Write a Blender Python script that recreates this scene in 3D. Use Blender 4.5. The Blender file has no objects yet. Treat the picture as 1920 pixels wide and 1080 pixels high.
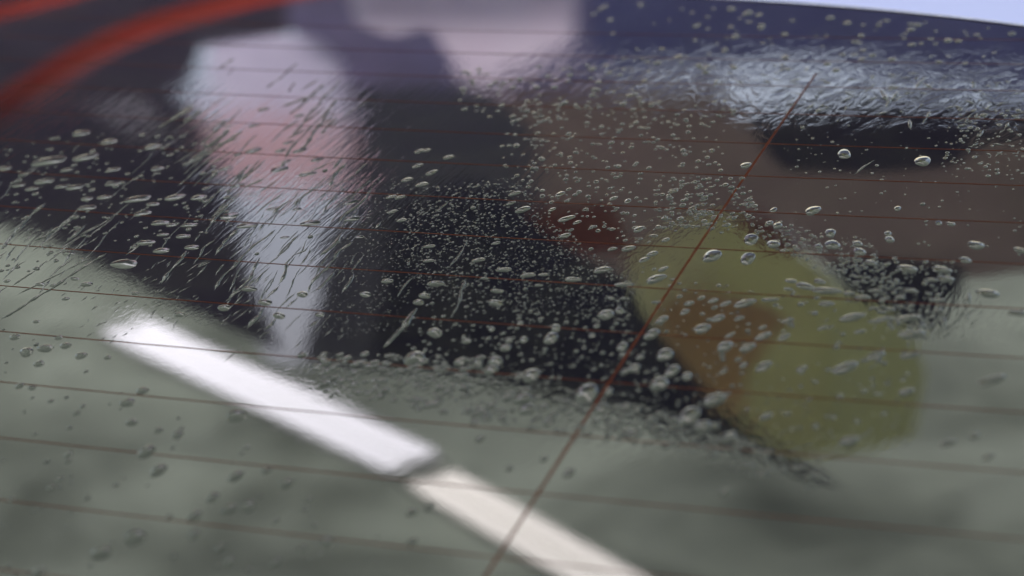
import bpy, bmesh, math, random
import numpy as np
from mathutils import Vector, Matrix
random.seed(7)
S = bpy.context.scene
COL = S.collection
R = math.radians

# ------------------------------------------------------------------ camera, world, sun, exposure
FOV = 27.0
CAM = [0.1985, -0.4163, 0.2943, 0.4473, -0.4184, -0.129]     # x, y, z, pitch, yaw, roll (metres, radians)
KU, KV, V0 = -0.0691, 0.179, 0.15                            # gentle double curvature of the rear window
FPX = 960 / math.tan(R(FOV / 2))
_cp, _sp, _cy, _sy = math.cos(CAM[3]), math.sin(CAM[3]), math.cos(CAM[4]), math.sin(CAM[4])
FWD = np.array([_sy * _cp, _cy * _cp, -_sp]); _r = np.array([_cy, -_sy, 0.0]); _u = np.cross(_r, FWD)
RGT = math.cos(CAM[5]) * _r + math.sin(CAM[5]) * _u
UPV = -math.sin(CAM[5]) * _r + math.cos(CAM[5]) * _u
CPOS = np.array(CAM[:3])
cd = bpy.data.cameras.new('camera'); cam = bpy.data.objects.new('camera', cd); COL.objects.link(cam)
cam.matrix_world = Matrix(((RGT[0], UPV[0], -FWD[0], CPOS[0]), (RGT[1], UPV[1], -FWD[1], CPOS[1]),
                           (RGT[2], UPV[2], -FWD[2], CPOS[2]), (0, 0, 0, 1)))
cd.sensor_width = 36; cd.lens = 18 / math.tan(R(FOV / 2)); cd.clip_start = 0.02; cd.clip_end = 500
cd.dof.use_dof = True; cd.dof.focus_distance = 0.725; cd.dof.aperture_fstop = 7.6
S.camera = cam

SUN_EL, SUN_AZ = R(42), R(338)
w = bpy.data.worlds.new('World'); S.world = w; w.use_nodes = True
nt = w.node_tree; bg = nt.nodes['Background']
sky = nt.nodes.new('ShaderNodeTexSky'); sky.sky_type = 'NISHITA'; sky.sun_disc = False
sky.sun_elevation = SUN_EL; sky.sun_rotation = SUN_AZ; sky.dust_density = 0.95; sky.air_density = 1.0
nt.links.new(sky.outputs[0], bg.inputs[0]); bg.inputs[1].default_value = 0.07
sd = bpy.data.lights.new('sun', 'SUN'); sd.energy = 3.8; sd.angle = R(10); sd.color = (1, 0.97, 0.93)
sun = bpy.data.objects.new('sun', sd); COL.objects.link(sun)
sun.rotation_euler = Vector((math.sin(SUN_AZ) * math.cos(SUN_EL), math.cos(SUN_AZ) * math.cos(SUN_EL), math.sin(SUN_EL))).to_track_quat('Z', 'Y').to_euler()
S.view_settings.view_transform = 'Standard'; S.view_settings.look = 'None'
S.view_settings.exposure = 2.0; S.view_settings.gamma = 1.0
S.cycles.use_denoising = True
S.cycles.max_bounces = 6; S.cycles.glossy_bounces = 3; S.cycles.diffuse_bounces = 2; S.cycles.transmission_bounces = 4
S.cycles.sample_clamp_indirect = 6.0

# ------------------------------------------------------------------ geometry of the place
def gz(u, v): return -KU * u * u / 2 - KV * (v - V0) ** 2 / 2      # height of the glass at (u, v)
def gn(u, v): return Vector((KU * u, KV * (v - V0), 1)).normalized()
def ray(x, y):
    d = FWD + RGT * (x - 960) / FPX - UPV * (y - 540) / FPX
    return d / np.linalg.norm(d)
def hit(x, y):                                                      # measured photo point -> (u, v) on the glass
    d = ray(x, y); t = -CPOS[2] / d[2]
    for _ in range(10):
        P = CPOS + t * d
        g = P[2] - gz(P[0], P[1]); dg = d[2] + KU * P[0] * d[0] + KV * (P[1] - V0) * d[1]
        t -= g / dg
    P = CPOS + t * d
    return float(P[0]), float(P[1]), t
def mirror(x, y):                                                   # where the glass at that point looks to
    u, v, _ = hit(x, y); d = Vector(ray(x, y)); n = gn(u, v)
    return Vector((u, v, gz(u, v))), d - 2 * d.dot(n) * n
def on_wall(x, y, Y):
    P, d = mirror(x, y); return P + d * ((Y - P.y) / d.y)
def on_roof(x, y, Z):
    P, d = mirror(x, y); return P + d * ((Z - P.z) / d.z)

# ------------------------------------------------------------------ materials
def mat(name):
    m = bpy.data.materials.new(name); m.use_nodes = True
    return m, m.node_tree.nodes, m.node_tree.links, m.node_tree.nodes['Principled BSDF']
def N(ns, t, **k):
    n = ns.new(t)
    for a, b in k.items():
        if a in n.inputs: n.inputs[a].default_value = b
        else: setattr(n, a, b)
    return n
def lin(r, g, b):
    f = lambda c: (c / 255 / 12.92) if c < 10 else ((c / 255 + 0.055) / 1.055) ** 2.4
    return (f(r), f(g), f(b), 1)
def plain(name, col, rough=0.7, var=0.25, scale=6.0, bump=0.0):
    m, ns, ln, p = mat(name)
    tc = N(ns, 'ShaderNodeTexCoord'); no = N(ns, 'ShaderNodeTexNoise', Scale=scale, Detail=5.0)
    ln.new(tc.outputs['Object'], no.inputs['Vector'])
    mx = N(ns, 'ShaderNodeMix', data_type='RGBA')
    mx.inputs[6].default_value = tuple(c * (1 - var) for c in col[:3]) + (1,)
    mx.inputs[7].default_value = tuple(min(1, c * (1 + var)) for c in col[:3]) + (1,)
    ln.new(no.outputs[0], mx.inputs[0]); ln.new(mx.outputs[2], p.inputs['Base Color'])
    p.inputs['Roughness'].default_value = rough
    if bump:
        b = N(ns, 'ShaderNodeBump', Strength=bump, Distance=0.02); ln.new(no.outputs[0], b.inputs['Height']); ln.new(b.outputs[0], p.inputs['Normal'])
    return m
def glow(name, col, strength):
    m, ns, ln, p = mat(name)
    p.inputs['Base Color'].default_value = (0.8, 0.8, 0.8, 1)
    p.inputs['Emission Color'].default_value = col; p.inputs['Emission Strength'].default_value = strength
    return m

def glass_material():
    m, ns, ln, p = mat('wet_tinted_glass')
    p.inputs['Base Color'].default_value = (0.006, 0.0065, 0.007, 1)
    p.inputs['IOR'].default_value = 1.5
    tc = N(ns, 'ShaderNodeTexCoord')
    d1 = N(ns, 'ShaderNodeTexNoise', Scale=26.0, Detail=8.0, Roughness=0.68, Distortion=0.8); ln.new(tc.outputs['Object'], d1.inputs['Vector'])
    dr = N(ns, 'ShaderNodeMapRange'); dr.inputs[1].default_value = 0.42; dr.inputs[2].default_value = 0.75; ln.new(d1.outputs[0], dr.inputs[0])
    dm = N(ns, 'ShaderNodeMix', data_type='RGBA'); dm.inputs[6].default_value = (0.004, 0.004, 0.006, 1); dm.inputs[7].default_value = (0.012, 0.012, 0.011, 1)
    ln.new(dr.outputs[0], dm.inputs[0]); ln.new(dm.outputs[2], p.inputs['Base Color'])
    def zone(px, py, ru, rv, soft=0.6):             # smooth patch on the glass where water stands thicker
        u, v, _ = hit(px, py)
        mp = N(ns, 'ShaderNodeMapping', vector_type='POINT'); mp.inputs['Location'].default_value = (-u / ru, -v / rv, 0)
        mp.inputs['Scale'].default_value = (1 / ru, 1 / rv, 0)
        ln.new(tc.outputs['Object'], mp.inputs[0])
        le = N(ns, 'ShaderNodeVectorMath', operation='LENGTH'); ln.new(mp.outputs[0], le.inputs[0])
        mr = N(ns, 'ShaderNodeMapRange', interpolation_type='SMOOTHSTEP'); mr.inputs[1].default_value = 1.0 + soft; mr.inputs[2].default_value = 1.0 - soft
        ln.new(le.outputs['Value'], mr.inputs[0]); return mr.outputs[0]
    def noise(su, sv, det=3.0, dist=0.0, rot=0.0):
        mp = N(ns, 'ShaderNodeMapping'); mp.inputs['Scale'].default_value = (su, sv, 1); mp.inputs['Rotation'].default_value = (0, 0, rot)
        ln.new(tc.outputs['Object'], mp.inputs[0])
        no = N(ns, 'ShaderNodeTexNoise', Scale=1.0, Detail=det, Distortion=dist); ln.new(mp.outputs[0], no.inputs['Vector']); return no.outputs[0]
    def math_(op, a, b):
        n = N(ns, 'ShaderNodeMath', operation=op)
        for i, q in enumerate((a, b)):
            if isinstance(q, (int, float)): n.inputs[i].default_value = q
            else: ln.new(q, n.inputs[i])
        return n.outputs[0]
    # heights in millimetres
    fine = math_('MULTIPLY', noise(900, 520, 2.0, 0.5), 0.0022)
    film = math_('MULTIPLY', noise(90, 50, 2.0, 1.0), 0.006)
    zs = zone(560, 330, 0.08, 0.075); zc = zone(930, 470, 0.07, 0.07)
    zr = zone(1700, 150, 0.16, 0.055, 0.45); zb = zone(900, 715, 0.055, 0.016, 0.5); zl = zone(290, 555, 0.05, 0.018, 0.6); zt = zone(1350, 445, 0.03, 0.04)
    wet = math_('ADD', math_('MULTIPLY', noise(420, 120, 3.0, 1.2), 0.014), math_('MULTIPLY', noise(1100, 700, 2.0), 0.006))
    a, b_ = hit(500, 420), hit(530, 393); th = math.atan2(b_[1] - a[1], b_[0] - a[0]) - math.pi / 2
    def runs(su, sv, det, dist):
        m1 = N(ns, 'ShaderNodeMapping'); m1.inputs['Rotation'].default_value = (0, 0, -th); ln.new(tc.outputs['Object'], m1.inputs[0])
        m2 = N(ns, 'ShaderNodeMapping'); m2.inputs['Scale'].default_value = (su, sv, 1); ln.new(m1.outputs[0], m2.inputs[0])
        no = N(ns, 'ShaderNodeTexNoise', Scale=1.0, Detail=det, Distortion=dist); ln.new(m2.outputs[0], no.inputs['Vector']); return no.outputs[0]
    zd = zone(520, 290, 0.13, 0.085, 0.5)
    h = math_('ADD', fine, film)
    h = math_('ADD', h, math_('MULTIPLY', zd, math_('ADD', math_('MULTIPLY', runs(260, 24, 3.0, 0.9), 0.060), math_('MULTIPLY', runs(700, 70, 3.0, 0.9), 0.026))))
    h = math_('ADD', h, math_('MULTIPLY', zs, wet))
    h = math_('ADD', h, math_('MULTIPLY', zc, math_('MULTIPLY', noise(800, 500, 3.0), 0.008)))
    h = math_('ADD', h, math_('MULTIPLY', zr, math_('MULTIPLY', noise(120, 60, 5.0, 2.6), 0.12)))
    h = math_('ADD', h, math_('MULTIPLY', zb, math_('MULTIPLY', noise(330, 160, 3.0, 1.5), 0.035)))
    h = math_('ADD', h, math_('MULTIPLY', zl, math_('MULTIPLY', noise(520, 190, 3.0, 1.5), 0.010)))
    h = math_('ADD', h, math_('MULTIPLY', zt, math_('MULTIPLY', noise(330, 160, 3.0, 1.0), 0.04)))
    zw = zone(1230, 800, 0.055, 0.016, 0.5)
    h = math_('ADD', h, math_('MULTIPLY', zw, math_('MULTIPLY', noise(300, 150, 3.0, 1.5), 0.05)))
    zk = zone(1700, 590, 0.035, 0.016, 0.5)
    h = math_('ADD', h, math_('MULTIPLY', zk, math_('MULTIPLY', noise(420, 90, 3.0, 1.0), 0.05)))
    b = N(ns, 'ShaderNodeBump', Strength=1.0, Distance=0.001); ln.new(h, b.inputs['Height']); ln.new(b.outputs[0], p.inputs['Normal'])
    rr = N(ns, 'ShaderNodeMapRange'); rr.inputs[1].default_value = 0.35; rr.inputs[2].default_value = 0.75; rr.inputs[3].default_value = 0.015; rr.inputs[4].default_value = 0.04
    ln.new(d1.outputs[0], rr.inputs[0]); ln.new(rr.outputs[0], p.inputs['Roughness'])
    return m
M = {}
M['glass'] = glass_material()
def water_material():
    m, ns, ln, p = mat('water_on_tinted_glass')
    p.inputs['Base Color'].default_value = (0.022, 0.024, 0.023, 1); p.inputs['Specular IOR Level'].default_value = 0.34; p.inputs['Roughness'].default_value = 0.09; p.inputs['IOR'].default_value = 1.42
    tc = N(ns, 'ShaderNodeTexCoord'); no = N(ns, 'ShaderNodeTexNoise', Scale=3.0, Detail=2.0)
    ln.new(tc.outputs['Object'], no.inputs['Vector'])
    return m
M['water'] = water_material()
M['wire'] = plain('fired_heating_paste', (0.052, 0.015, 0.009), 0.9, 0.25, 90)
M['wire'].node_tree.nodes['Principled BSDF'].inputs['Specular IOR Level'].default_value = 0.0
M['wire'].node_tree.nodes['Principled BSDF'].inputs['Coat Weight'].default_value = 0.12; M['wire'].node_tree.nodes['Principled BSDF'].inputs['Coat Roughness'].default_value = 0.05
M['seal'] = plain('black_rubber', (0.012, 0.012, 0.016), 0.6, 0.2, 40)
M['paint'] = plain('pale_lavender_paint', (0.36, 0.37, 0.68), 0.75, 0.03, 4)

# ------------------------------------------------------------------ helpers
def mesh_obj(name, bm, m, parent=None, smooth=False):
    me = bpy.data.meshes.new(name); bm.normal_update(); bm.to_mesh(me); bm.free()
    if smooth:
        for f in me.polygons: f.use_smooth = True
    if m: me.materials.append(m)
    o = bpy.data.objects.new(name, me); COL.objects.link(o); o.parent = parent
    return o
def tag(o, label=None, cat=None, group=None, kind=None):
    for k, v in (('label', label), ('category', cat), ('group', group), ('kind', kind)):
        if v: o[k] = v
    return o
def empty(name, loc=(0, 0, 0)):
    o = bpy.data.objects.new(name, None); COL.objects.link(o); o.location = loc; o.empty_display_size = 0.05; return o
def slab(pts, depth, axis):                        # extruded outline with real thickness
    bm = bmesh.new(); vs = [bm.verts.new(p) for p in pts]; f = bm.faces.new(vs)
    e = bmesh.ops.extrude_face_region(bm, geom=[f]); a = Vector(axis) * depth
    for q in e['geom']:
        if isinstance(q, bmesh.types.BMVert): q.co += a
    bmesh.ops.recalc_face_normals(bm, faces=bm.faces); return bm
def box(bm, c, s, rot=None):
    r = bmesh.ops.create_cube(bm, size=1.0); 
    for v in r['verts']:
        q = Vector((v.co.x * s[0], v.co.y * s[1], v.co.z * s[2]))
        v.co = (rot @ q if rot else q) + Vector(c)
    return r['verts']
def tube(bm, pts, rad, seg=12, cap=True):
    rings = []
    for i, p in enumerate(pts):
        a = pts[max(0, i - 1)]; b = pts[min(len(pts) - 1, i + 1)]; t = (Vector(b) - Vector(a)).normalized()
        s = t.cross(Vector((0, 0, 1))); s = s.normalized() if s.length > 1e-4 else Vector((1, 0, 0)); n = s.cross(t)
        r = rad[i] if isinstance(rad, (list, tuple)) else rad
        rings.append([bm.verts.new(Vector(p) + (s * math.cos(k * 2 * math.pi / seg) + n * math.sin(k * 2 * math.pi / seg)) * r) for k in range(seg)])
    for A, B in zip(rings, rings[1:]):
        for k in range(seg): bm.faces.new((A[k], A[(k + 1) % seg], B[(k + 1) % seg], B[k]))
    if cap: bm.faces.new(rings[0]); bm.faces.new(rings[-1])
    bmesh.ops.recalc_face_normals(bm, faces=bm.faces)

# ------------------------------------------------------------------ the car: rear window with heating wires, seal, roof
car = empty('car'); tag(car, 'car seen close at its wet dark rear window with thin red brown heating wires', 'car')
edge_px = [(1250, -8), (1400, 0), (1500, 5), (1620, 14), (1720, 24), (1820, 35), (1920, 47)]
EUV = [hit(*q)[:2] for q in edge_px]
_c = np.polyfit([q[0] for q in EUV], [q[1] for q in EUV], 2)
_c2 = float(np.polyval(np.polyder(_c), EUV[0][0]))
def top_v(u):                                       # upper edge of the glass
    if u > EUV[-1][0]:
        return float(np.polyval(_c, EUV[-1][0]) + np.polyval(np.polyder(_c), EUV[-1][0]) * (u - EUV[-1][0]) - 0.6 * (u - EUV[-1][0]) ** 2)
    if u > EUV[0][0]: return float(np.polyval(_c, u))
    return float(np.polyval(_c, EUV[0][0]) + _c2 * (u - EUV[0][0]) * math.exp(-abs(u - EUV[0][0]) * 4)) 
print('EDGE', EUV, [round(top_v(u), 3) for u in (-.6, -.4, -.2, 0, .1, .2, .4)])
U0, U1, VB = -0.72, 0.50, -0.22
def tv(u): return top_v(u)
bm = bmesh.new(); NU, NV = 122, 70; G = []
for i in range(NU + 1):
    u = U0 + (U1 - U0) * i / NU
    G.append([bm.verts.new((u, VB + (tv(u) - VB) * j / NV, gz(u, VB + (tv(u) - VB) * j / NV))) for j in range(NV + 1)])
for i in range(NU):
    for j in range(NV): bm.faces.new((G[i][j], G[i + 1][j], G[i + 1][j + 1], G[i][j + 1]))
_be = [e for e in bm.edges if e.is_boundary]
rim = bmesh.ops.extrude_edge_only(bm, edges=_be)
for q in rim['geom']:
    if isinstance(q, bmesh.types.BMVert): q.co.z -= 0.004
bmesh.ops.split_edges(bm, edges=_be)
bm.normal_update()
window = mesh_obj('rear_window', bm, M['glass'], car, True)
for f in window.data.polygons: f.use_smooth = f.index < NU * NV

def ribbon(path, width, lift=0.00010):              # raised printed line following the curved glass
    bm = bmesh.new(); rows = []
    for i, (u, v) in enumerate(path):
        a, b = path[max(0, i - 1)], path[min(len(path) - 1, i + 1)]
        t = Vector((b[0] - a[0], b[1] - a[1], 0)).normalized(); s = Vector((-t.y, t.x, 0))
        wd = width * random.uniform(0.86, 1.14) / 2
        row = []
        for k, (o_, z_) in enumerate(((-1, -0.00002), (-0.7, lift), (0.7, lift), (1, -0.00002))):
            x, y = u + s.x * o_ * wd, v + s.y * o_ * wd; row.append(bm.verts.new((x, y, gz(x, y) + z_)))
        rows.append(row)
    for A, B in zip(rows, rows[1:]):
        for k in range(3): bm.faces.new((A[k], B[k], B[k + 1], A[k + 1]))
    bmesh.ops.recalc_face_normals(bm, faces=bm.faces); return bm
def wire_v(k, u): return 0.03 * k
for k in range(-6, 14):
    pts = [(u, wire_v(k, u)) for u in np.linspace(U0 + 0.04, U1 - 0.04, 220) if wire_v(k, u) < tv(u) - 0.012]
    if len(pts) > 3: mesh_obj('heating_wire', ribbon(pts, 0.00052), M['wire'], window)
BUS = [(1610, 30), (1533, 127), (1480, 215), (1440, 268), (1305, 465), (1190, 640), (1085, 820), (1000, 935), (920, 1060)]
_b = np.polyfit([hit(*q)[1] for q in BUS], [hit(*q)[0] for q in BUS], 2)
bus = mesh_obj('upright_wire', ribbon([(float(np.polyval(_b, v)), v) for v in np.linspace(-0.19, 0.345, 240)], 0.00105, 0.00014), M['wire'], window)
# rubber seal round the glass and the roof panel beyond it
def strip(inner, outer, z0, z1):
    bm = bmesh.new(); us = np.linspace(U0, U1, 90); A = []
    for u in us:
        v = tv(u)
        A.append([bm.verts.new((u, v + inner, gz(u, v) + z0)), bm.verts.new((u, v + (inner + outer) / 2, gz(u, v) + max(z0, z1))), bm.verts.new((u, v + outer, gz(u, v) + z1)), bm.verts.new((u, v + outer, gz(u, v) - 0.01))])
    for P, Q in zip(A, A[1:]):
        for k in range(3): bm.faces.new((P[k], Q[k], Q[k + 1], P[k + 1]))
    bmesh.ops.recalc_face_normals(bm, faces=bm.faces); return bm
mesh_obj('window_seal', strip(-0.0005, 0.0024, -0.0015, -0.0015), M['seal'], car, True)
bm = bmesh.new(); A = []
for u in np.linspace(U0, U1, 80):
    v = tv(u) - 0.0015; A.append([bm.verts.new((u, v + d, gz(u, v) + 0.0006 - 0.05 * d - 0.10 * d * d)) for d in (0, 0.003, 0.02, 0.06, 0.15, 0.3, 0.5, 0.8, 1.1)])
for P, Q in zip(A, A[1:]):
    for k in range(8): bm.faces.new((P[k], Q[k], Q[k + 1], P[k + 1]))
bmesh.ops.recalc_face_normals(bm, faces=bm.faces)
mesh_obj('roof_panel', bm, M['paint'], car, True)

# ------------------------------------------------------------------ the place mirrored in the glass
ZR = 1.9
def canopy_material():
    m = bpy.data.materials.new('frosted_grey_sheet'); m.use_nodes = True; ns, ln = m.node_tree.nodes, m.node_tree.links; ns.clear()
    out = N(ns, 'ShaderNodeOutputMaterial'); tr = N(ns, 'ShaderNodeBsdfTranslucent'); df = N(ns, 'ShaderNodeBsdfDiffuse'); mx = N(ns, 'ShaderNodeMixShader'); mx.inputs[0].default_value = 0.25
    tc = N(ns, 'ShaderNodeTexCoord'); no = N(ns, 'ShaderNodeTexNoise', Scale=2.2, Detail=6.0, Roughness=0.62, Distortion=0.6); ln.new(tc.outputs['Object'], no.inputs['Vector'])
    c = N(ns, 'ShaderNodeMix', data_type='RGBA'); c.inputs[6].default_value = (0.16, 0.175, 0.140, 1); c.inputs[7].default_value = (0.70, 0.75, 0.61, 1)
    mr = N(ns, 'ShaderNodeMapRange'); mr.inputs[1].default_value = 0.30; mr.inputs[2].default_value = 0.66; ln.new(no.outputs[0], mr.inputs[0]); ln.new(mr.outputs[0], c.inputs[0]); ln.new(c.outputs[2], tr.inputs[0]); ln.new(c.outputs[2], df.inputs[0])
    ln.new(tr.outputs[0], mx.inputs[1]); ln.new(df.outputs[0], mx.inputs[2]); ln.new(mx.outputs[0], out.inputs[0]); return m
M['canopy'] = canopy_material()
YE = 4.2                                            # far edge of the canopy, with an open notch cut so the bright band beyond it shows
out_ = [(-9, -5, ZR), (5, -5, ZR), (5, YE, ZR), (-2.27, YE, ZR), (-2.16, 3.87, ZR), (-1.84, 3.14, ZR), (-1.96, 3.11, ZR), (-2.20, 3.47, ZR), (-2.64, YE, ZR), (-9, YE, ZR)]
bm = bmesh.new(); bm.faces.new([bm.verts.new(p) for p in out_]); bm.normal_update(); bmesh.ops.triangulate(bm, faces=bm.faces)
can = mesh_obj('canopy', bm, M['canopy']); tag(can, 'pale frosted canopy sheet overhead, mirrored as the plain grey green part of the glass', 'canopy')

def twin_light(a, b, width, col, strength, label):
    A, B = Vector(a), Vector(b); t = (B - A).normalized(); s = t.cross(Vector((0, 0, 1))).normalized(); c = (A + B) / 2; L = (B - A).length
    rot = Matrix((t, s, Vector((0, 0, 1)))).transposed()
    e = empty('ceiling_light', (c.x, c.y, ZR - 0.004)); tag(e, label, 'ceiling light', 'twin tube lights under the canopy')
    def loc(x, y, z): return rot @ Vector((x, y, z))
    bm = bmesh.new(); box(bm, loc(0, 0, -0.019), (L + 0.02, width * 0.98, 0.03), rot); mesh_obj('housing', bm, M['housing'], e)
    tm = glow('lit_tube', col, strength)
    for sg in (-1, 1):
        bm = bmesh.new(); tube(bm, [loc(-L / 2, 0, 0), loc(L / 2, 0, 0)], width * 0.226, 20)
        for v in bm.verts: v.co = v.co * 1.0; v.co.z *= 0.22; v.co += loc(0, sg * width * 0.275, -0.041)
        mesh_obj('tube', bm, tm, e, False)
    for sg in (-1, 1):
        bm = bmesh.new(); box(bm, loc(sg * (L / 2 + 0.017), 0, -0.021), (0.012, width * 0.96, 0.03), rot); mesh_obj('end_cap', bm, M['housing'], e)
M['housing'] = plain('white_metal', (0.72, 0.73, 0.70), 0.5, 0.1)
ZL = ZR - 0.045
def across(p, q, a, b):
    d = on_roof(*q, ZL) - on_roof(*p, ZL); t = (on_roof(*b, ZL) - on_roof(*a, ZL)).normalized(); return (d - t * d.dot(t)).length
wd = across((800, 830), (745, 895), (240, 614), (770, 861)) * 0.86
twin_light(on_roof(240, 614, ZL), on_roof(770, 861, ZL), wd, (0.95, 0.92, 1, 1), 2.35, 'cool white twin tube ceiling light mirrored in the wet glass')
_a, _b2 = on_roof(812, 897, ZL), on_roof(1130, 1080, ZL)
twin_light(_a, _a + (_b2 - _a).normalized() * 1.5, across((830, 865), (790, 925), (812, 897), (1130, 1080)) * 0.92, (1.0, 0.93, 0.88, 1), 2.35, 'warm white twin tube ceiling light mirrored beside the cool white one')

def look(px):
    a = sum((mirror(x, y)[1] for x, y in px), Vector()); return a.normalized()
def thing(name, px, Y, depth, m, label, cat, group=None):
    return tag(mesh_obj(name, slab([on_wall(x, y, Y) for x, y in px], depth, look(px)), m), label, cat, group)
def cloth(name, col, var=0.12, scale=4.0):
    m = bpy.data.materials.new(name); m.use_nodes = True; ns, ln = m.node_tree.nodes, m.node_tree.links; ns.clear()
    out = N(ns, 'ShaderNodeOutputMaterial'); tr = N(ns, 'ShaderNodeBsdfTranslucent'); df = N(ns, 'ShaderNodeBsdfDiffuse'); mx = N(ns, 'ShaderNodeMixShader'); mx.inputs[0].default_value = 0.3
    tc = N(ns, 'ShaderNodeTexCoord'); no = N(ns, 'ShaderNodeTexNoise', Scale=scale, Detail=4.0); ln.new(tc.outputs['Object'], no.inputs['Vector'])
    c = N(ns, 'ShaderNodeMix', data_type='RGBA'); c.inputs[6].default_value = tuple(q * (1 - var) for q in col) + (1,); c.inputs[7].default_value = tuple(min(1, q * (1 + var)) for q in col) + (1,)
    ln.new(no.outputs[0], c.inputs[0]); ln.new(c.outputs[2], tr.inputs[0]); ln.new(c.outputs[2], df.inputs[0])
    ln.new(tr.outputs[0], mx.inputs[1]); ln.new(df.outputs[0], mx.inputs[2]); ln.new(mx.outputs[0], out.inputs[0]); return m
M['pinkpale'] = cloth('pale_pink_cloth', (0.86, 0.67, 0.70), 0.18, 9)
M['black'] = plain('black_tarpaulin', (0.042, 0.030, 0.068), 0.8, 0.3, 5)
M['slate'] = plain('slate_render', (0.18, 0.155, 0.22), 0.8, 0.45, 5)
M['plum'] = plain('plum_render', (0.115, 0.085, 0.155), 0.8, 0.45, 5)
M['brown'] = plain('brown_render', (0.36, 0.255, 0.26), 0.8, 0.45, 5)
M['orange'] = cloth('rust_orange_cloth', (1.0, 0.74, 0.52), 0.1)
M['red'] = plain('red_paint', (1.0, 0.10, 0.075), 0.95, 0.15, 6)
M['maroon'] = cloth('maroon_cloth', (0.52, 0.25, 0.23), 0.2)
M['pink'] = cloth('pink_cloth', (0.95, 0.82, 0.92), 0.15, 6)
M['mauve'] = plain('mauve_render', (0.31, 0.26, 0.40), 0.8, 0.45, 5)
M['blue'] = plain('blue_grey_cladding', (0.15, 0.15, 0.40), 0.7, 0.3, 4)
M['white'] = cloth('sky_stand_in', (0.84, 0.79, 0.92), 0.16, 9)  # brightness of open sky put into a backlit cloth colour

thing('black_shelter', [(735, 400), (800, 352), (930, 352), (1000, 420), (1085, 480), (1170, 520), (1205, 590), (1290, 690), (1370, 775), (1460, 850), (1580, 915), (1500, 896), (1400, 850), (1320, 825), (1200, 792), (1080, 757), (940, 722), (820, 702), (690, 695), (715, 560)], 1.3, 0.25, M['black'], 'black gabled shelter mirrored as the darkest wedge in the middle of the glass', 'shelter')
thing('slate_wall', [(655, 160), (900, 160), (1010, 250), (1010, 420), (1010, 700), (700, 690), (560, 678), (600, 560), (600, 450), (650, 350)], 1.9, 0.25, M['slate'], 'dark slate grey wall mirrored right of the bright upright gap', 'wall')
thing('plum_wall', [(-500, 240), (150, 240), (330, 200), (385, 220), (420, 330), (455, 420), (470, 520), (530, 660), (300, 560), (90, 455), (-40, 415), (-500, 330)], 2.2, 0.3, M['plum'], 'dark plum building mirrored left of the bright upright gap', 'building')
thing('pink_banner', [(386, 222), (650, 212), (640, 345), (412, 362)], 5.8, 0.02, M['pinkpale'], 'pale pink banner below the pale sheet, mirrored in the bright upright band', 'banner')
thing('sky_stand_in', [(392, 85), (470, 62), (590, 66), (640, 110), (648, 214), (384, 224)], 5.9, 0.02, M['white'], 'pale sheet standing in for sky, mirrored at the head of the bright upright band', 'sheet')  # backlit sheet added in place of the open sky
thing('mauve_wall', [(440, -120), (1230, -120), (1230, 140), (1000, 190), (640, 190), (600, 90), (520, 40), (440, 50)], 6.3, 0.3, M['mauve'], 'mauve grey wall mirrored behind the pink cloth', 'wall')
thing('pink_cloth', [(640, -60), (1085, -60), (1078, 60), (1040, 105), (960, 140), (900, 172), (868, 160), (845, 105), (805, 52), (735, 70), (668, 44)], 5.6, 0.03, M['pink'], 'pink cloth with ragged lower edge mirrored at the top of the glass', 'cloth')
thing('brown_wall', [(880, 175), (1345, 155), (1420, 240), (2200, 240), (2200, 500), (1920, 510), (1830, 522), (1560, 515), (1470, 430), (1330, 412), (1180, 470), (1170, 540), (1000, 520), (930, 300)], 3.0, 0.3, M['brown'], 'long brown wall mirrored in the right half of the glass', 'wall')
aw = empty('olive_awning', on_wall(1460, 640, 1.75)); tag(aw, 'olive yellow awning of three cloth panels mirrored right of the black wedge', 'awning')
AWP = [([(1178, 480), (1250, 430), (1345, 398), (1350, 745), (1280, 680), (1190, 570)], (0.97, 0.90, 0.66)),
       ([(1345, 398), (1440, 425), (1540, 510), (1560, 858), (1480, 862), (1400, 805), (1350, 745)], (0.97, 0.92, 0.62)),
       ([(1540, 510), (1640, 570), (1700, 605), (1735, 700), (1715, 815), (1640, 845), (1560, 858)], (0.92, 0.92, 0.64))]
for pts, colr in AWP:
    o = mesh_obj('cloth_panel', slab([on_wall(x, y, 1.75) for x, y in pts], 0.012, look(pts)), cloth('olive_cloth', colr, 0.10, 7), aw)
    o.matrix_parent_inverse = Matrix.Translation(aw.location).inverted()
thing('orange_cloth', [(1225, 590), (1280, 545), (1400, 560), (1480, 600), (1440, 650), (1400, 700), (1395, 800), (1330, 760), (1265, 670)], 1.6, 0.03, M['orange'], 'rust orange cloth mirrored between the black wedge and the olive awning', 'cloth')
thing('maroon_cloth', [(985, 395), (1150, 380), (1185, 470), (1090, 475), (1010, 430)], 1.7, 0.03, M['maroon'], 'maroon cloth mirrored above the point of the black wedge', 'cloth')
thing('red_cloth', [(1365, 398), (1440, 408), (1505, 466), (1470, 480), (1400, 440)], 1.65, 0.03, M['maroon'], 'dull red cloth at the upper edge of the olive awning', 'cloth')
thing('black_sack', [(1545, 500), (1640, 480), (1810, 500), (1800, 545), (1770, 590), (1745, 640), (1715, 610), (1640, 575)], 1.5, 0.2, M['black'], 'black sack with a pointed end mirrored at the lower edge of the brown wall', 'sack')
thing('sky_gap_patch', [(168, 216), (215, 190), (282, 186), (298, 222), (235, 242)], 2.15, 0.01, M['white'], 'small lilac patch standing in for a sky gap beside the plum building', 'sky patch')  # pale patch added to stand for a small gap of sky
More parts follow.
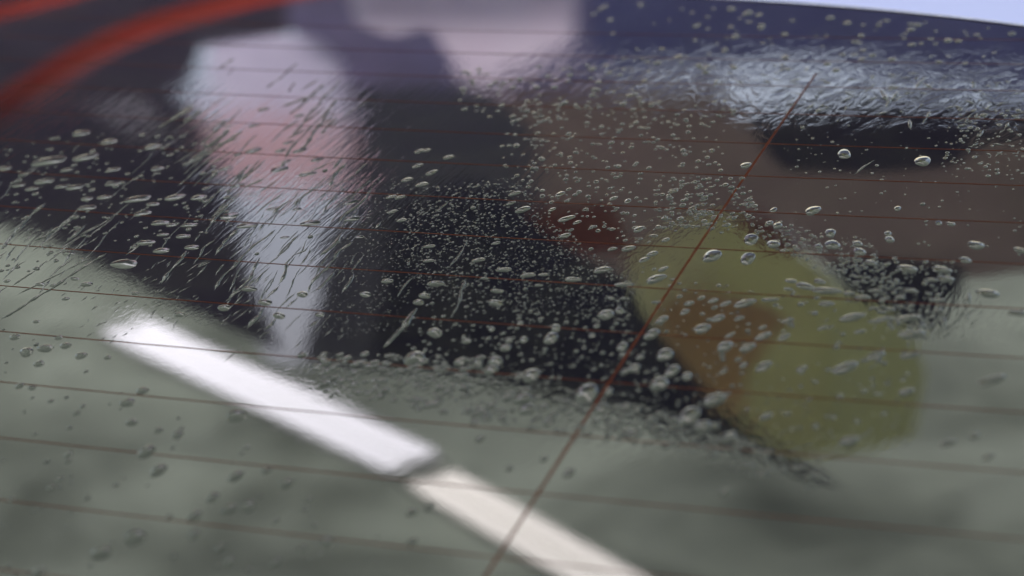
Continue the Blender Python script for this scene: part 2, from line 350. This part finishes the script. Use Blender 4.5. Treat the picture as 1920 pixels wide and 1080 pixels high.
thing('dark_gable', [(1395, 220), (1480, 196), (1640, 184), (1760, 190), (2150, 200), (2150, 262), (1850, 275), (1780, 312), (1620, 326), (1470, 320), (1430, 280)], 2.5, 0.3, M['black'], 'dark rounded roof mirrored under the rippled bright band', 'roof')
thing('blue_building', [(1110, -150), (2300, -150), (2300, 178), (1920, 166), (1680, 150), (1570, 122), (1400, 122), (1310, 138), (1230, 135), (1110, 160)], 4.2, 0.4, M['blue'], 'blue grey building mirrored along the top edge of the glass', 'building')
thing('purple_building', [(-700, -250), (560, -250), (540, 60), (380, 85), (340, 205), (150, 245), (-700, 250)], 3.6, 0.4, M['plum'], 'purple grey building mirrored behind the red pipes', 'building')
bm = bmesh.new(); box(bm, (-4.4, -0.8, 0.35), (0.2, 7.2, 3.0))
tag(mesh_obj('side_sky_blocker', bm, M['slate']), 'long slate grey wall added out of view to block sky left of the car', 'wall')  # unseen, added to keep the left-hand sky from brightening the drops
def pipe(px, Y, rad, label):
    bm = bmesh.new(); pts = [on_wall(x, y, Y) for x, y in px]; tube(bm, pts, rad, 14)
    tag(mesh_obj('red_pipe', bm, M['red'], None, True), label, 'pipe', 'red pipes beside the car')
pipe([(-280, 350), (-80, 244), (0, 196), (70, 154), (140, 112), (210, 76), (290, 44), (380, 18), (480, -6), (640, -34)], 2.4, 0.023, 'thick red pipe curving through the corner of the mirrored view')
pipe([(-220, 80), (-60, 36), (30, 14), (110, -8), (220, -40)], 2.6, 0.017, 'thinner red pipe in the far corner beyond the thick one')
# paved yard below the car
bm = bmesh.new(); bm.faces.new([bm.verts.new(p) for p in ((-60, -60, -1.15), (60, -60, -1.15), (60, 60, -1.15), (-60, 60, -1.15))])
tag(mesh_obj('pavement', bm, plain('wet_concrete', (0.30, 0.30, 0.29), 0.6, 0.2, 1.5)), kind='structure')

# ------------------------------------------------------------------ water on the glass
def drop_mesh(i):
    rnd = random.Random(50 + i); bm = bmesh.new(); seg, rings = 22, 6
    ph = [rnd.uniform(0, 6.28) for _ in range(3)]; am = [rnd.uniform(0.03, 0.10), rnd.uniform(0.02, 0.05), rnd.uniform(0.01, 0.03)]
    top = bm.verts.new((0, 0, 0.42)); prev = None
    for r in range(1, rings + 1):
        t = r / rings; ring = []
        for k in range(seg):
            a = 2 * math.pi * k / seg; w_ = 1 + sum(am[q] * math.cos((q + 2) * a + ph[q]) for q in range(3)) * t
            rr = t ** 0.85 * w_; t = t ** 0.85; z = 0.42 * (1 - t * t) ** 0.9 - (0.03 if r == rings else 0)
            ring.append(bm.verts.new((rr * math.cos(a), rr * math.sin(a), z)))
        for k in range(seg):
            if prev is None: bm.faces.new((top, ring[k], ring[(k + 1) % seg]))
            else: bm.faces.new((prev[k], ring[k], ring[(k + 1) % seg], prev[(k + 1) % seg]))
        prev = ring
    me = bpy.data.meshes.new('water_drop'); bm.to_mesh(me); bm.free()
    for f in me.polygons: f.use_smooth = True
    me.materials.append(M['water']); return me
DM = [drop_mesh(i) for i in range(9)]
DROPS = """803 489 14;897 488 16;945 506 18;990 516 18;1019 515 12;1074 524 19;1129 506 22;726 527 18;817 532 23;796 555 17;785 567 18;909 522 11;932 546 16;930 568 20;1010 535 11;985 542 10;900 535 9;1146 559 11;1169 560 11;1136 590 27;1162 582 16;1170 534 19;815 624 25;875 640 16;922 617 12;975 606 12;969 616 10;954 638 14;948 652 20;982 637 16;1033 634 27;1042 615 18;1022 655 11;1080 659 11;1110 629 12;1119 611 12;1155 607 11;1097 615 10;1130 662 11;1167 650 19;1167 664 12;777 672 36;862 679 20;896 679 18;929 677 25;921 694 24;996 704 32;1100 738 40;810 569 9
1247 665 28;1260 696 25;1189 690 21;1172 697 15;1200 670 14;1236 720 31;1288 706 19;1340 750 35;1292 780 37;1317 800 28;1127 767 24;1141 735 17;1241 600 20;1284 585 15;1292 569 15;1397 569 27;1317 616 26;1346 597 19;1329 600 11;1360 570 14;1337 564 15;1386 597 14;1359 650 27;1402 652 24;1432 687 24;1394 685 13;1355 674 11;1357 696 12;1431 631 21;1470 632 18;1477 602 14;1445 562 17;1437 781 19;1505 690 13;1222 627 26;1430 614 12;1402 620 10;1367 630 12
1524 395 25;1450 394 13;1443 418 13;1458 423 17;1557 437 20;1561 459 25;1535 462 13;1608 457 16;1612 472 20;1633 493 17;1702 504 25;1766 506 23;1773 523 22;1748 525 14;1810 488 18;1830 460 25;1915 470 18;1852 550 28;1908 587 22;1707 545 15;1688 558 13;1668 449 17;1665 438 12;1730 383 10;1783 420 13;1760 418 12;1683 391 13;1335 480 31;1408 449 26;1402 485 28;1450 458 22;1510 537 25;1550 545 28;1537 528 16;1483 527 15;1478 542 12;1598 595 28;1703 597 26;1710 627 32;1657 598 17;1640 603 15;1613 622 14;1585 690 34;1503 692 16;1550 570 20;1592 550 14;1617 558 19;1643 545 14;1643 667 24;1707 667 22;1580 627 10;1543 615 13;1760 563 14;1760 582 12;1860 713 30
980 393 22;1062 410 20;1059 442 16;1197 430 17;1178 466 20;805 462 15;898 487 15;930 456 12;1223 476 17;1208 487 15;1243 505 15;1230 523 26;660 410 25;753 413 14;735 397 13;1108 467 10;1148 467 13;1248 450 12;965 363 16;1050 364 16;958 381 13;887 390 11;1035 393 12;1082 417 12;1177 377 12;1150 372 12;1583 289 24;1730 302 27;1398 310 18
258 373 34;328 370 30;300 418 26;322 422 17;355 422 21;273 455 25;305 440 17;303 470 25;233 495 40;430 405 31;463 423 27;582 418 26;513 391 17;557 392 15;467 542 22;497 567 22;567 552 22;523 592 21;600 590 17;420 577 24;337 590 18;162 533 20;123 560 14;75 533 15;100 535 14;13 527 13;68 603 13;28 632 18;50 660 25;85 653 26;123 648 19;110 633 15;152 667 21;73 682 19;68 646 10;202 670 13;253 550 14;128 475 18;163 373 20;195 370 20;163 390 25;287 383 20;267 400 25;373 370 24;140 523 14;343 443 19;360 464 22
92 302 46;160 295 34;152 250 30;205 266 27;287 275 27;125 319 19;212 319 19;295 316 22;210 345 21;140 351 25;115 350 20;83 340 26;60 354 19;35 347 22;8 316 22
477 235 18;561 217 18;494 205 17;540 267 16;526 282 18;475 282 24;446 290 15;524 317 28;562 282 22;537 302 14;594 299 21;576 326 23;609 320 11;422 316 17;445 347 22;427 236 12;685 552 19;657 379 20;675 444 12;582 444 11;534 445 12;482 476 9;750 370 14;786 284 14;800 282 12;841 295 16;783 311 15;809 324 16;763 337 16;791 346 17;734 369 14
239 755 27;247 792 22;267 733 22;297 807 16;333 815 20;275 847 31;297 882 30;95 752 12;125 745 9;155 762 12;143 775 14;128 852 15;88 865 11;112 898 13;95 915 14;22 937 14;443 780 34;443 893 28;465 950 26;430 955 28;365 968 26;365 1003 22;253 1008 36;190 1037 36;72 1073 26;412 1027 20;430 1053 19;517 1055 18;537 907 24;400 933 24;317 970 14;37 723 18;60 727 15;613 1017 24;567 1030 18;500 883 18;580 937 14;517 977 13
980 748 30;988 768 28;903 773 22;1027 792 17;890 793 18;900 823 16;955 878 13;1067 887 20;772 960 20;803 953 16;773 1017 16;1187 813 17;1173 763 16;1020 860 13;1368 820 22;1593 828 28;1700 735 22;1777 830 20;1360 923 17;1827 817 15;1853 857 16"""
D = [tuple(map(float, q.split())) for l in DROPS.split('\n') for q in l.split(';')]
D.sort(key=lambda q: -q[2])
def bus_u(v): return float(np.polyval(_b, v))
ORD = ['first', 'second', 'third', 'fourth', 'fifth', 'sixth', 'seventh', 'eighth', 'ninth', 'tenth', 'eleventh', 'twelfth']
TEN = {20: 'twent', 30: 'thirt', 40: 'fort', 50: 'fift'}
def ordw(i):
    teen = ['thirteenth', 'fourteenth', 'fifteenth', 'sixteenth', 'seventeenth', 'eighteenth', 'nineteenth']
    if i < 12: return ORD[i]
    if i < 19: return teen[i - 12]
    n = i + 1; t = n // 10 * 10
    return TEN[t] + ('ieth' if n % 10 == 0 else 'y-' + ORD[n % 10 - 1])
def band(v):
    k = math.floor(v / 0.03)                         # wire 0 is the lowest heating wire that crosses the picture
    if k < 0: return 'below the lowest heating wire'
    if k > 10: return 'above eleventh heating wire from bottom'
    return 'between heating wires %s and %s from bottom' % (ORD[k], ORD[k + 1])
IND = D[:300]; REST = D[300:]
rec = []; cells = {}
for (x, y, wpx) in IND:
    u, v, dist = hit(x, y); r = wpx / 2 * dist / FPX * 1.06
    rec.append((x, y, wpx, u, v, r)); cells.setdefault((band(v), u < bus_u(v)), []).append((abs(u - bus_u(v)), len(rec) - 1))
lab = {}
for (b_, left), L in cells.items():
    L.sort()
    for i, (_d, j) in enumerate(L):
        wpx = rec[j][2]; sz = 'large' if wpx >= 26 else 'medium' if wpx >= 17 else 'small'
        lab[j] = '%s water drop, %s %s of upright wire, %s' % (sz, ordw(i), 'left' if left else 'right', b_)
for j, (x, y, wpx, u, v, r) in enumerate(rec):
    o = bpy.data.objects.new('water_drop', DM[j % 9]); COL.objects.link(o)
    el = 1.35 + 0.35 * min(1, max(0, (x - 300) / 900)) + random.uniform(-0.15, 0.2)
    tilt = random.uniform(-0.25, 0.25)
    if x < 700 and y < 620:                           # the wind-driven side: drops drawn out along the streaks
        a = hit(x + 20, y - 18); r *= 1.05; tilt = math.atan2(a[1] - v, a[0] - u) - math.pi / 2 + random.uniform(-0.15, 0.15); el = random.uniform(1.25, 1.7); r *= 0.86
    n = gn(u, v); q = n.to_track_quat('Z', 'Y')
    o.matrix_world = Matrix.Translation((u, v, gz(u, v))) @ q.to_matrix().to_4x4() @ Matrix.Rotation(tilt, 4, 'Z') @ Matrix.Diagonal((r, r * el, r * random.uniform(0.5, 0.72) * (0.42 if x < 700 and y < 500 else 0.75 if x < 700 else 1), 1))
    tag(o, lab[j], 'water drop', 'water drops beaded on the rear window')

# small droplets nobody could count: one object
def cap_faces(V, F, u, v, r, el, h, seg=9, rings=3, tw=0.0):
    b0 = len(V); z0 = gz(u, v); V.append((u, v, z0 + h))
    ct, st = math.cos(tw), math.sin(tw)
    for q in range(1, rings + 1):
        t = q / rings; rr = math.sin(t * math.pi / 2) * r; z = h * (1 - t ** 2.2) - (0.00003 if q == rings else 0)
        for k in range(seg):
            a = 2 * math.pi * k / seg; a_, c_ = rr * math.cos(a), rr * el * math.sin(a)
            V.append((u + a_ * ct - c_ * st, v + a_ * st + c_ * ct, z0 + z))
    for k in range(seg):
        F.append((b0, b0 + 1 + k, b0 + 1 + (k + 1) % seg))
        for q in range(rings - 1):
            a, b_ = b0 + 1 + q * seg, b0 + 1 + (q + 1) * seg
            F.append((a + k, b_ + k, b_ + (k + 1) % seg, a + (k + 1) % seg))
V, F = [], []
def inside(poly, x, y):
    c = False; j = len(poly) - 1
    for i in range(len(poly)):
        (xi, yi), (xj, yj) = poly[i], poly[j]
        if (yi > y) != (yj > y) and x < (xj - xi) * (y - yi) / (yj - yi) + xi: c = not c
        j = i
    return c
def scatter(poly, n, lo, hi, fn=None, skew=2.0):
    xs = [p[0] for p in poly]; ys = [p[1] for p in poly]; k = 0
    while k < n:
        x, y = random.uniform(min(xs), max(xs)), random.uniform(min(ys), max(ys))
        if not inside(poly, x, y): continue
        k += 1; u, v, dist = hit(x, y); r = (lo + (hi - lo) * random.random() ** skew) / 2 * dist / FPX
        cap_faces(V, F, u, v, r, random.uniform(0.9, 1.6), r * random.uniform(0.10, 0.30), tw=random.uniform(-0.4, 0.4))
for (x, y, wpx) in REST:
    u, v, dist = hit(x, y); r = wpx / 2 * dist / FPX; cap_faces(V, F, u, v, r, 1.2, r * 0.42, 14, 4)
scatter([(790, 350), (960, 330), (1060, 430), (1190, 530), (1180, 600), (1000, 590), (800, 560), (740, 470)], 2300, 2.0, 6.5, skew=2.2)
scatter([(640, 330), (800, 330), (760, 620), (600, 640)], 800, 1.8, 4.5)
scatter([(760, 560), (1190, 600), (1330, 770), (1080, 740), (760, 680)], 420, 3, 11)
scatter([(960, 190), (1380, 190), (1330, 420), (1200, 460), (1060, 430), (930, 320)], 480, 5, 12, skew=1.4)
scatter([(1260, 330), (1400, 330), (1420, 400), (1360, 440), (1240, 420)], 170, 5, 13, skew=1.3)
scatter([(860, 130), (1220, 110), (1220, 210), (980, 240), (860, 210)], 110, 6, 14, skew=1.3)
scatter([(1400, 400), (1640, 460), (1720, 590), (1560, 520), (1420, 450)], 430, 3, 10)
scatter([(1560, 480), (1800, 490), (1740, 640), (1640, 590)], 240, 4, 12)
scatter([(1200, 500), (1700, 580), (1720, 840), (1400, 800), (1230, 640)], 220, 5, 14)
scatter([(0, 260), (420, 240), (440, 430), (0, 520)], 260, 5, 13)
scatter([(1800, 205), (1920, 205), (1920, 340), (1760, 320)], 150, 3, 11)
scatter([(1440, 210), (1920, 250), (1920, 480), (1500, 440)], 160, 2, 8)
scatter([(560, 660), (900, 670), (1100, 740), (1350, 800), (1560, 900), (1500, 930), (1300, 850), (900, 790), (600, 730)], 420, 7, 20, skew=1.4)
scatter([(0, 600), (700, 950), (900, 1080), (0, 1080)], 60, 6, 14)
scatter([(1100, 0), (1920, 50), (1920, 130), (1150, 140)], 110, 6, 16, skew=1.2)
me = bpy.data.meshes.new('fine_droplets'); me.from_pydata(V, [], F); me.materials.append(M['water'])
for f in me.polygons: f.use_smooth = True
fd = bpy.data.objects.new('fine_droplets', me); COL.objects.link(fd); tag(fd, 'fine spray of tiny water droplets over the glass', 'droplets', kind='stuff')

# running streaks of water, each a ridge of its own
def streak_data(path, width, V, F, beads=0.45, hgt=0.42):
    uv = [hit(x, y) for x, y in path]; pts = []
    for (a, b) in zip(uv, uv[1:]):
        n = max(3, int(math.hypot(b[0] - a[0], b[1] - a[1]) / 0.0011))
        for i in range(n): pts.append((a[0] + (b[0] - a[0]) * i / n, a[1] + (b[1] - a[1]) * i / n))
    pts.append(uv[-1][:2]); dist = sum(q[2] for q in uv) / len(uv); wd = width / 2 * dist / FPX
    ph = random.uniform(0, 9); fr = random.uniform(0.5, 0.9); b0 = len(V); K = 7; n = len(pts)
    for i, (u, v) in enumerate(pts):
        a, b = pts[max(0, i - 1)], pts[min(n - 1, i + 1)]; t = Vector((b[0] - a[0], b[1] - a[1])); t = t.normalized() if t.length else Vector((0, 1))
        s = Vector((-t.y, t.x)); tp = min(1, i / 3, (n - 1 - i) / 3)
        m_ = wd * max(0.06, tp) * (1 + beads * math.sin(i * fr + ph) * math.sin(i * 0.23 + ph * 2) + random.uniform(-0.18, 0.18))
        wob = s * (math.sin(i * 0.31 + ph) * 0.00035 + random.uniform(-0.00012, 0.00012))
        for k in range(K):
            a_ = math.pi * k / (K - 1); x, y = u + wob.x + s.x * math.cos(a_) * m_, v + wob.y + s.y * math.cos(a_) * m_
            V.append((x, y, gz(x, y) + math.sin(a_) * m_ * 2 * hgt * 0.5 - (0.00003 if k in (0, K - 1) else 0)))
    for i in range(n - 1):
        for k in range(K - 1):
            q = b0 + i * K + k; F.append((q, q + 1, q + K + 1, q + K))
ST = """300 350 4:7;1590 20 1540 80 1470 150 1400 200 1340 270/300 350 4:4;1650 270 1600 320/300 350 4:4;1550 280 1520 315/300 350 4:9;1370 340 1320 410 1270 460 1200 520/300 350 4:6;1450 410 1340 490 1310 540 1240 610 1160 700 1120 770 1110 800/300 350 4:6;1330 620 1270 690 1190 760 1120 800/300 350 4:5;1520 520 1470 580 1430 640/300 350 4:6;1450 650 1430 720 1360 800/300 350 4:6;590 310 540 360 470 440 400 520/300 350 4:5;860 320 790 380 700 450 620 520 560 590 480 670 400 780/300 350 4:4;1040 350 990 410 930 470 880 520/300 350 4:4;1010 390 940 470 870 530/300 350 4:4;1110 440 1080 480 990 520/300 350 4:6;750 530 720 600 680 680 610 740 560 800 510 855/300 350 4:4;830 600 780 650 700 740/300 350 4:6;970 550 940 640 900 710 880 740/300 350 4:5;900 735 840 800 790 850/300 350 4:8;790 900 750 960 690 1010 640 1070/300 350 4:7;870 980 830 1030 780 1080/300 350 4:5;1030 830 970 880 930 920/300 350 4:8;1200 990 1120 1060/300 350 4:6;190 480 160 540 100 610 30 690 0 730/300 350 4:5;300 350 270 410/300 350 4:4;420 390 340 450 300 520 240 580/300 350 4:6;560 100 480 170 400 240 350 340/300 350 4:4;1030 80 1030 120 1010 160/300 350 4:3;740 340 725 390
0 200 4:7;340 720 230 820 120 930 20 1070/0 200 4:7;580 800 450 900 330 970 230 1020/0 200 4:7;660 880 560 960 470 1030/0 200 4:8;1640 470 1580 530 1540 580/0 200 4:8;1720 160 1600 270 1450 390 1400 450/0 200 4:9;1520 10 1380 120/0 200 4:9;1450 0 1280 110/0 200 4:6;1790 680 1660 770 1580 830/0 200 4:6;1760 220 1560 330 1410 430
0 360 3:6;600 340 480 420 360 490 290 545 130 640 0 720
300 80 4:7;1320 420 1180 640 1080 780 1000 830/300 80 4:7;960 880 900 940/300 80 4:5;660 930 560 1030 500 1080/300 80 4:7;1400 900 1320 980 1260 1080/300 80 4:5;1560 900 1450 990/300 80 4:6;590 700 400 810 220 910/300 80 4:6;1330 560 1200 690/300 80 4:5;1250 470 1060 620/300 80 4:6;1180 380 900 490
700 230 4:5;60 740 0 800/700 230 4:4;160 680 100 720/700 230 4:4;570 580 500 650 460 680/700 230 4:4;720 880 650 970 600 1060/700 230 4:4;50 920 0 950/700 230 4:4;370 660 320 710
700 480 4:4;600 20 560 90/700 480 4:4;320 140 270 180 180 310/700 480 4:11;330 390 240 520 150 600 80 690/700 480 4:5;690 170 650 330 580 450
1280 360 3:7;1620 560 1610 640/1280 360 3:6;1600 690 1590 730/1280 360 3:8;1480 700 1465 790/1280 360 3:8;1340 720 1350 800
1440 60 4:5;1050 650 1080 735/1440 60 4:8;850 430 885 520/1440 60 4:6;980 440 880 570/1440 60 4:4;800 960 640 1070"""
SL = []
for l in ST.split('\n'):
    for q in l.split('/'):
        a, b = q.split(';'); o_, wq = a.split(':'); ox, oy, dv = map(float, o_.split()); c = list(map(float, b.split()))
        SL.append((float(wq), [(ox + c[i] / dv, oy + c[i + 1] / dv) for i in range(0, len(c), 2)]))
scell = {}
for j, (wq, path) in enumerate(SL):
    u, v, _ = hit(*path[0]); scell.setdefault((band(v), u < bus_u(v)), []).append((abs(u - bus_u(v)), j))
slab_ = {}
for (b_, left), L in scell.items():
    L.sort()
    for i, (_d, j) in enumerate(L):
        slab_[j] = '%s streak %s %s of upright wire, %s' % ('short' if len(SL[j][1]) < 3 else 'long' if len(SL[j][1]) > 4 else 'wet', ordw(i), 'left' if left else 'right', b_)
for j, (wq, path) in enumerate(SL):
    V, F = [], []; streak_data(path, wq, V, F)
    me = bpy.data.meshes.new('water_streak'); me.from_pydata(V, [], F); me.materials.append(M['water'])
    for f in me.polygons: f.use_smooth = True
    o = bpy.data.objects.new('water_streak', me); COL.objects.link(o); tag(o, slab_[j], 'water streak', 'streaks of water running down the glass')
# hair-fine runs between them
V, F = [], []
def flecks(poly, n, lmin, lmax, wmin, wmax, dx=-1.0, dy=1.0, jit=0.25):
    xs = [p[0] for p in poly]; ys = [p[1] for p in poly]; k = 0
    while k < n:
        x, y = random.uniform(min(xs), max(xs)), random.uniform(min(ys), max(ys))
        if not inside(poly, x, y): continue
        k += 1; L = random.uniform(lmin, lmax); a = math.atan2(dy, dx) + random.uniform(-jit, jit)
        streak_data([(x, y), (x + math.cos(a) * L * 0.5 + random.uniform(-2, 2), y + math.sin(a) * L * 0.5), (x + math.cos(a) * L, y + math.sin(a) * L)], random.uniform(wmin, wmax), V, F)
flecks([(380, 100), (640, 120), (660, 330), (480, 420), (340, 340)], 35, 20, 90, 3, 6, -1, 0.85)
flecks([(0, 300), (420, 150), (700, 150), (700, 420), (400, 470), (0, 470)], 34, 30, 130, 1.8, 3.6, -1, 0.85, 0.15)
flecks([(420, 360), (700, 330), (650, 640), (460, 650)], 70, 8, 60, 1.6, 3.6, -0.8, 1)
flecks([(240, 480), (450, 440), (520, 640), (330, 600)], 70, 8, 34, 2, 4, -0.9, 0.8)
flecks([(90, 490), (280, 480), (360, 600), (180, 650)], 45, 6, 22, 2, 4, -1, 0.8)
flecks([(0, 420), (240, 380), (300, 470), (0, 560)], 30, 20, 70, 3, 5, -1, 0.85)
flecks([(570, 680), (820, 690), (900, 760), (620, 740)], 60, 8, 26, 4, 8, -1, 0.2, 0.9)
flecks([(1290, 110), (1920, 150), (1920, 300), (1800, 290), (1780, 215), (1420, 200)], 110, 6, 28, 3, 7, -1, 0.3, 0.8)
me = bpy.data.meshes.new('fine_water_runs'); me.from_pydata(V, [], F); me.materials.append(M['water'])
for f in me.polygons: f.use_smooth = True
fr = bpy.data.objects.new('fine_water_runs', me); COL.objects.link(fr); tag(fr, 'hair fine runs of water between the larger streaks', 'water runs', kind='stuff')
